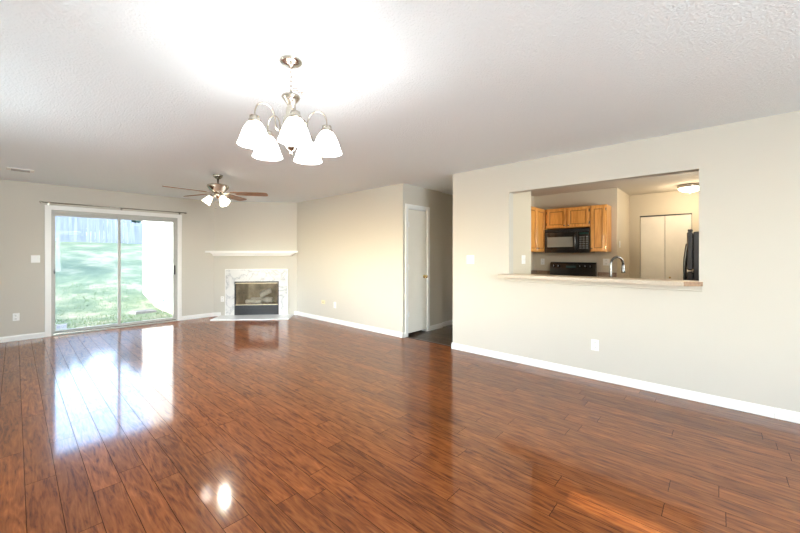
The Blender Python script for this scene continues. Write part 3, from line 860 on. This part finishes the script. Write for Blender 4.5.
# ------------------------------------------------------------------ ceiling fan
FX, FY = 1.932, 5.236
fan = thing('ceiling_fan', 'five-blade walnut and nickel ceiling fan with lit bell lamps', 'ceiling fan', (FX, FY, H))
MB().lathe([(.062, 0), (.064, -.008), (.058, -.030), (.034, -.052), (.016, -.058)], 28).build('canopy', M_nickel_d, fan)
MB().lathe([(.013, -.05), (.013, -.115), (.022, -.12), (.022, -.135), (.013, -.14)], 18).build('down_rod', M_nickel_d, fan)
MB().lathe([(.03, Z(2.312)), (.10, Z(2.305)), (.138, Z(2.290)), (.142, Z(2.270)), (.128, Z(2.250)), (.105, Z(2.225)), (.085, Z(2.200)), (.07, Z(2.190)), (.03, Z(2.186))], 40).build('motor_housing', M_nickel_d, fan)
base2 = math.degrees(YAW)-90
for a_ in (12, 84, 156, 228, 300):
    A = math.radians(base2+a_)
    MBl = Matrix.Rotation(A, 4, 'Z')
    tilt = Matrix.Rotation(math.radians(-11), 4, 'X')
    zb = Z(2.185)
    out = [(.165, -.045), (.20, -.058), (.42, -.066), (.62, -.068), (.655, -.058), (.668, -.03), (.668, .03), (.655, .058), (.62, .068), (.42, .066), (.20, .058), (.165, .045)]
    bl = MB().prism(out, -.003, .003, MBl @ Matrix.Translation((0, 0, zb)) @ tilt).build('blade', M_blade, fan)
    MB().prism([(.07, -.018), (.15, -.012), (.17, -.035), (.235, -.028), (.245, 0), (.235, .028), (.17, .035), (.15, .012), (.07, .018)], -.008, -.0032, MBl @ Matrix.Translation((0, 0, zb)) @ tilt).build('blade_bracket', M_nickel, bl)
MB().lathe([(.04, Z(2.188)), (.052, Z(2.176)), (.055, Z(2.150)), (.045, Z(2.130)), (.022, Z(2.118)), (.010, Z(2.105)), (.001, Z(2.10))], 28).build('light_fitter', M_nickel, fan)
M_shade2 = emis('lit fan lamp shade', (1, .88, .70), 4)
for a_ in (195, -25, 85):
    A = math.radians(base2+a_)
    R3 = Matrix.Rotation(A, 4, 'Z')
    MB().tube([R3 @ Vector(p) for p in ((.035, 0, Z(2.150)), (.062, 0, Z(2.150)), (.080, 0, Z(2.138)))], .011, 10).build('lamp_arm', M_nickel, fan)
    MS = R3 @ T(.078, 0, Z(2.142), 0, 0, math.radians(-38))
    MB().lathe([(.022, .012), (.026, 0), (.026, -.018), (.022, -.02)], 18, MS).build('lamp_socket', M_nickel, fan)
    prs = [(.022, -.012), (.034, -.030), (.042, -.060), (.050, -.095), (.062, -.128)]
    MB().lathe(prs + [(r-.003, z-.001) for r, z in prs[::-1]], 24, MS, cap=False).build('lamp_shade', M_shade2, fan)
    bl_ = MS @ Vector((0, 0, -.09))
    point('fan_bulb', tuple(bl_), 26.0, (1, .90, .76), .025, fan)
for dx, dz in ((-.03, 1.985), (.045, 2.01)):
    v = Vector((math.cos(math.radians(base2)), math.sin(math.radians(base2)), 0))*dx
    MB().tube([(v.x, v.y, Z(2.125)), (v.x, v.y, Z(dz))], .0012, 5).lathe([(.001, Z(dz)+.002), (.005, Z(dz)-.004), (.005, Z(dz)-.016), (.001, Z(dz)-.020)], 10, T(v.x, v.y, 0)).build('pull_chain', M_nickel, fan)

# ------------------------------------------------------------------ outdoors
def lawn_z(x, y):
    if y < 9.0: return -.06
    t_ = min(1, max(0, (y-10.5)/9.5))
    sm = t_*t_*(3-2*t_)*.35 + t_*.65
    return -.06 + 1.88*sm + .03*math.sin(x*.9)*math.sin(y*.7)*t_
def lawn_mat():
    m, nt, b = new_mat('mown grass'); L = nt.links.new
    tc = node(nt, 'ShaderNodeTexCoord')
    n = node(nt, 'ShaderNodeTexNoise', Scale=1.1, Detail=6); n.inputs['Roughness'].default_value = .7
    r = node(nt, 'ShaderNodeValToRGB'); e = r.color_ramp.elements
    e[0].position = .36; e[0].color = (.028, .052, .028, 1); e[1].position = .66; e[1].color = (.165, .155, .11, 1)
    k = e.new(.5); k.color = (.055, .082, .045, 1)
    L(tc.outputs['Object'], n.inputs['Vector']); L(n.outputs['Fac'], r.inputs[0]); L(r.outputs[0], b.inputs['Base Color'])
    n2 = node(nt, 'ShaderNodeTexNoise', Scale=45, Detail=3); L(tc.outputs['Object'], n2.inputs['Vector'])
    bp = node(nt, 'ShaderNodeBump', Strength=.8, Distance=.05); L(n2.outputs['Fac'], bp.inputs['Height']); L(bp.outputs[0], b.inputs['Normal'])
    b.inputs['Roughness'].default_value = .9
    return m
M_grass = lawn_mat()
mb = MB(); nx, ny = 40, 50
vs = [(-22+48*i/nx, YF+WT+42*(j/ny)**1.3) for j in range(ny+1) for i in range(nx+1)]
mb.add([(x, y, lawn_z(x, y)) for x, y in vs], [(j*(nx+1)+i, j*(nx+1)+i+1, (j+1)*(nx+1)+i+1, (j+1)*(nx+1)+i) for j in range(ny) for i in range(nx)], True)
g_ = mb.build('ground', M_grass, None, S)
# grass blades near the house
mb = MB()
for k in range(9000):
    y = YF+WT+.05+random.random()**1.3*5.5; x = random.uniform(-.8+(-.35)*(y-8), 2.38)
    if (abs(x-2.02) < .3 and abs(y-10.0) < .26) or (abs(x-2.36) < .07 and abs(y-9.75) < .07): continue
    z = lawn_z(x, y)-.005; h = random.uniform(.02, .055); a = random.uniform(0, 2*PI); wd = .006
    dx, dy = math.cos(a)*wd, math.sin(a)*wd
    lx, ly = random.uniform(-.02, .02), random.uniform(-.02, .02)
    mb.add([(x-dx, y-dy, z), (x+dx, y+dy, z), (x+lx, y+ly, z+h)], [(0, 1, 2)])
tag(mb.build('grass_blades', plain('grass blade', (.045, .085, .032), .7, noise=.3, nscale=3)), 'short green grass growing on the lawn outside the glass door', 'grass', kind='stuff')

# projecting wing of the building on the right outside
M_side = plain('white siding', (.50, .51, .50), .6)
sw = MB()
for k in range(16):
    z0 = .02+k*.20
    sw.prism([(2.452, YF+WT), (2.46, 12.2), (2.6, 12.2), (2.6, YF+WT)], z0, z0+.194)
    sw.prism([(2.458, YF+WT), (2.466, 12.19), (2.6, 12.19), (2.6, YF+WT)], z0+.194, z0+.20)
struct('wall_exterior_wing', sw, M_side)
struct('trim_2', MB().prism([(2.44, YF+WT), (2.44, 12.21), (2.6, 12.21), (2.6, YF+WT)], -.12, .02), plain('tan foundation', (.55, .45, .33), .9, noise=.2, nscale=8))
t = thing('outdoor_spigot', 'grey outdoor spigot standing by the white exterior wall', 'spigot', (2.36, 9.75, -.06))
MB().tube([(0, 0, 0), (0, 0, .26)], .010, 8).build('pipe', plain('galvanised pipe', (.40, .42, .45), .5, .6), t)
MB().lathe([(.03, 0), (.035, .02), (.02, .05), (.005, .06)], 14, T(0, 0, .25)).build('valve', plain('dark valve', (.12, .16, .20), .5), t)
t = thing('splash_block', 'grey concrete splash block lying on the lawn by the white wall', 'splash block', (2.02, 10.0, -.055), .3)
MB().loft([[(-.22, -.12, 0), (.22, -.15, 0), (.22, .15, 0), (-.22, .12, 0)], [(-.21, -.11, .055), (.21, -.14, .04), (.21, .14, .04), (-.21, .11, .055)]]).build('block_body', plain('concrete', (.16, .16, .165), .9, noise=.2, nscale=12), t)
MB().box(-.15, .2, -.07, .07, .053, .058).build('channel', plain('dark concrete', (.05, .05, .055), .8), t)  # darker strip along the top of the block

# added overhang, then the house roof (keeps the sun off the ceiling slab)
struct('sun_block_overhang', MB().box(XL-3.3, XL-WT, .9, 7.0, H+.16, H+.24), M_trim)  # unseen slab added to keep direct sun out of the left window
struct('roof', MB().box(XL-.3, 8.6, YB-.6, YF+.5, H+.25, H+.40), plain('roof', (.3, .28, .26), .9))

# fence
def fence_mat():
    m, nt, b = new_mat('weathered fence board'); L = nt.links.new
    tc = node(nt, 'ShaderNodeTexCoord'); mp = node(nt, 'ShaderNodeMapping'); mp.inputs['Scale'].default_value = (7, 7, .5)
    n = node(nt, 'ShaderNodeTexNoise', Scale=1.5, Detail=4)
    r = node(nt, 'ShaderNodeValToRGB'); e = r.color_ramp.elements
    e[0].position = .35; e[0].color = (.12, .135, .16, 1); e[1].position = .65; e[1].color = (.19, .205, .235, 1)
    L(tc.outputs['Object'], mp.inputs[0]); L(mp.outputs[0], n.inputs['Vector']); L(n.outputs['Fac'], r.inputs[0]); L(r.outputs[0], b.inputs['Base Color'])
    b.inputs['Roughness'].default_value = .85
    return m
M_fence = fence_mat()
YFN = 20.6
fe = thing('picket_fence', 'weathered grey board fence at the top of the lawn slope', 'fence', (0, YFN, 1.7))
px0 = -16
pi_ = 0
while px0 < 24:
    mbp = MB()
    top = (1.55 if px0 < 3 else 1.15)
    for k in range(17):
        x = px0+k*.145; j = random.uniform(-.02, .02)
        mbp.add([(x, 0, -.1), (x+.141, 0, -.1), (x+.141, 0, top+j-.04), (x+.070, 0, top+j), (x, 0, top+j-.04), (x, .02, -.1), (x+.141, .02, -.1), (x+.141, .02, top+j-.04), (x+.070, .02, top+j), (x, .02, top+j-.04)],
                [(4, 3, 2, 1, 0), (5, 6, 7, 8, 9), (0, 1, 6, 5), (1, 2, 7, 6), (2, 3, 8, 7), (3, 4, 9, 8), (4, 0, 5, 9)])
    mbp.build('board_panel', M_fence, fe)
    MB().box(px0, px0+2.465, .02, .06, .2, .29).box(px0, px0+2.465, .02, .06, top-.35, top-.26).build('rail', M_fence, fe)
    MB().box(px0-.05, px0+.05, .02, .12, -.2, top-.02).build('post', M_fence, fe)
    px0 += 2.465

# trees
M_bark = plain('tree bark', (.12, .09, .07), .9, noise=.3, nscale=10)
M_leafd = plain('dark leaf', (.03, .07, .045), .7, noise=.4, nscale=2)
M_leafl = plain('light leaf', (.10, .20, .06), .7, noise=.4, nscale=2)
def tree(x, y, z, h, r, n, label, mat, group, crown0=.35, ls=.20, seed=1):
    rnd = random.Random(seed)
    t = thing('broadleaf_tree', label, 'tree', (x, y, z), 0, group)
    tr = MB(); pts = [(rnd.uniform(-.05, .05)*k, rnd.uniform(-.05, .05)*k, h*.75*k/6) for k in range(7)]
    tr.tube(pts, [.16*(1-k/8) * h/7 for k in range(7)], 8)
    for k in range(7):
        a = rnd.uniform(0, 2*PI); zz = h*(crown0+.05+.35*rnd.random())
        tr.tube([(0, 0, zz), (r*.5*math.cos(a), r*.5*math.sin(a), zz+h*.12), (r*.8*math.cos(a), r*.8*math.sin(a), zz+h*.2)], [.05, .03, .012], 6)
    tr.build('trunk', M_bark, t)
    lf = MB(); cl = []
    for k in range(26):
        a = rnd.uniform(0, 2*PI); q = rnd.random()**.5; u = rnd.uniform(-1, 1)
        zz = h*(crown0+(1-crown0)*(.5+.46*u)); rr = r*math.sqrt(max(.05, 1-u*u))*q*.9
        cl.append((Vector((rr*math.cos(a), rr*math.sin(a), zz)), r*rnd.uniform(.22, .4)))
    for k in range(n):
        c_, cr = cl[rnd.randrange(len(cl))]
        d = Vector((rnd.gauss(0, 1), rnd.gauss(0, 1), rnd.gauss(0, .8))).normalized()*cr*rnd.random()**.4
        p = c_+d; s0 = ls*rnd.uniform(.6, 1.3)
        u_ = Vector((rnd.gauss(0, 1), rnd.gauss(0, 1), rnd.gauss(0, 1))).normalized(); w_ = u_.orthogonal().normalized()
        lf.add([p-u_*s0*.5, p+w_*s0*.28, p+u_*s0*.5, p-w_*s0*.28], [(0, 1, 2, 3)])
    lf.build('foliage', mat, t)
    return t
GB = 'trees standing behind the fence'
tree(4.4, 22.6, 1.9, 3.0, 1.1, 4200, 'dark green bushy tree behind the fence, right of the left door pane', M_leafd, GB, .1, .22, 3)
M_leafp = plain('pale leaf', (.13, .18, .17), .7, noise=.4, nscale=2)
for i, (x, y, h, r, lab) in enumerate(((-6.5, 24.2, 3.6, 2.0, 'pale leafy tree behind the fence, far left'), (-1.6, 24.0, 3.0, 1.6, 'pale leafy tree behind the fence, seen through the left edge of the door glass'),
        (1.8, 26.6, 3.2, 1.7, 'pale leafy tree behind the fence, seen through the middle of the left pane'), (7.4, 24.6, 3.3, 1.6, 'pale leafy tree behind the fence, seen through the right pane'))):
    tree(x, y, 1.8, h, r, 3600, lab, M_leafp, GB, .06, .34, 20+i)
tree(-3.5, 31, 1.9, 6.5, 2.6, 2600, 'tall loose tree far behind the fence on the left', M_leafl, GB, .3, .3, 5)
tree(12.5, 29, 1.9, 6.0, 2.4, 2600, 'tall loose tree far behind the fence on the right', M_leafl, GB, .3, .3, 6)
GL = 'yard trees west of the lawn'
tree(-6.5, 14.5, .6, 6.0, 2.6, 2600, 'yard tree left of the lawn nearest the house', M_leafl, GL, .3, .28, 8)
tree(-9.0, 19.5, 1.2, 6.5, 2.6, 2600, 'yard tree left of the lawn nearest the fence', M_leafl, GL, .3, .28, 9)
tree(-8.0, 9.0, .0, 5.5, 2.4, 2600, 'yard tree beside the left corner of the house', M_leafl, GL, .3, .28, 10)
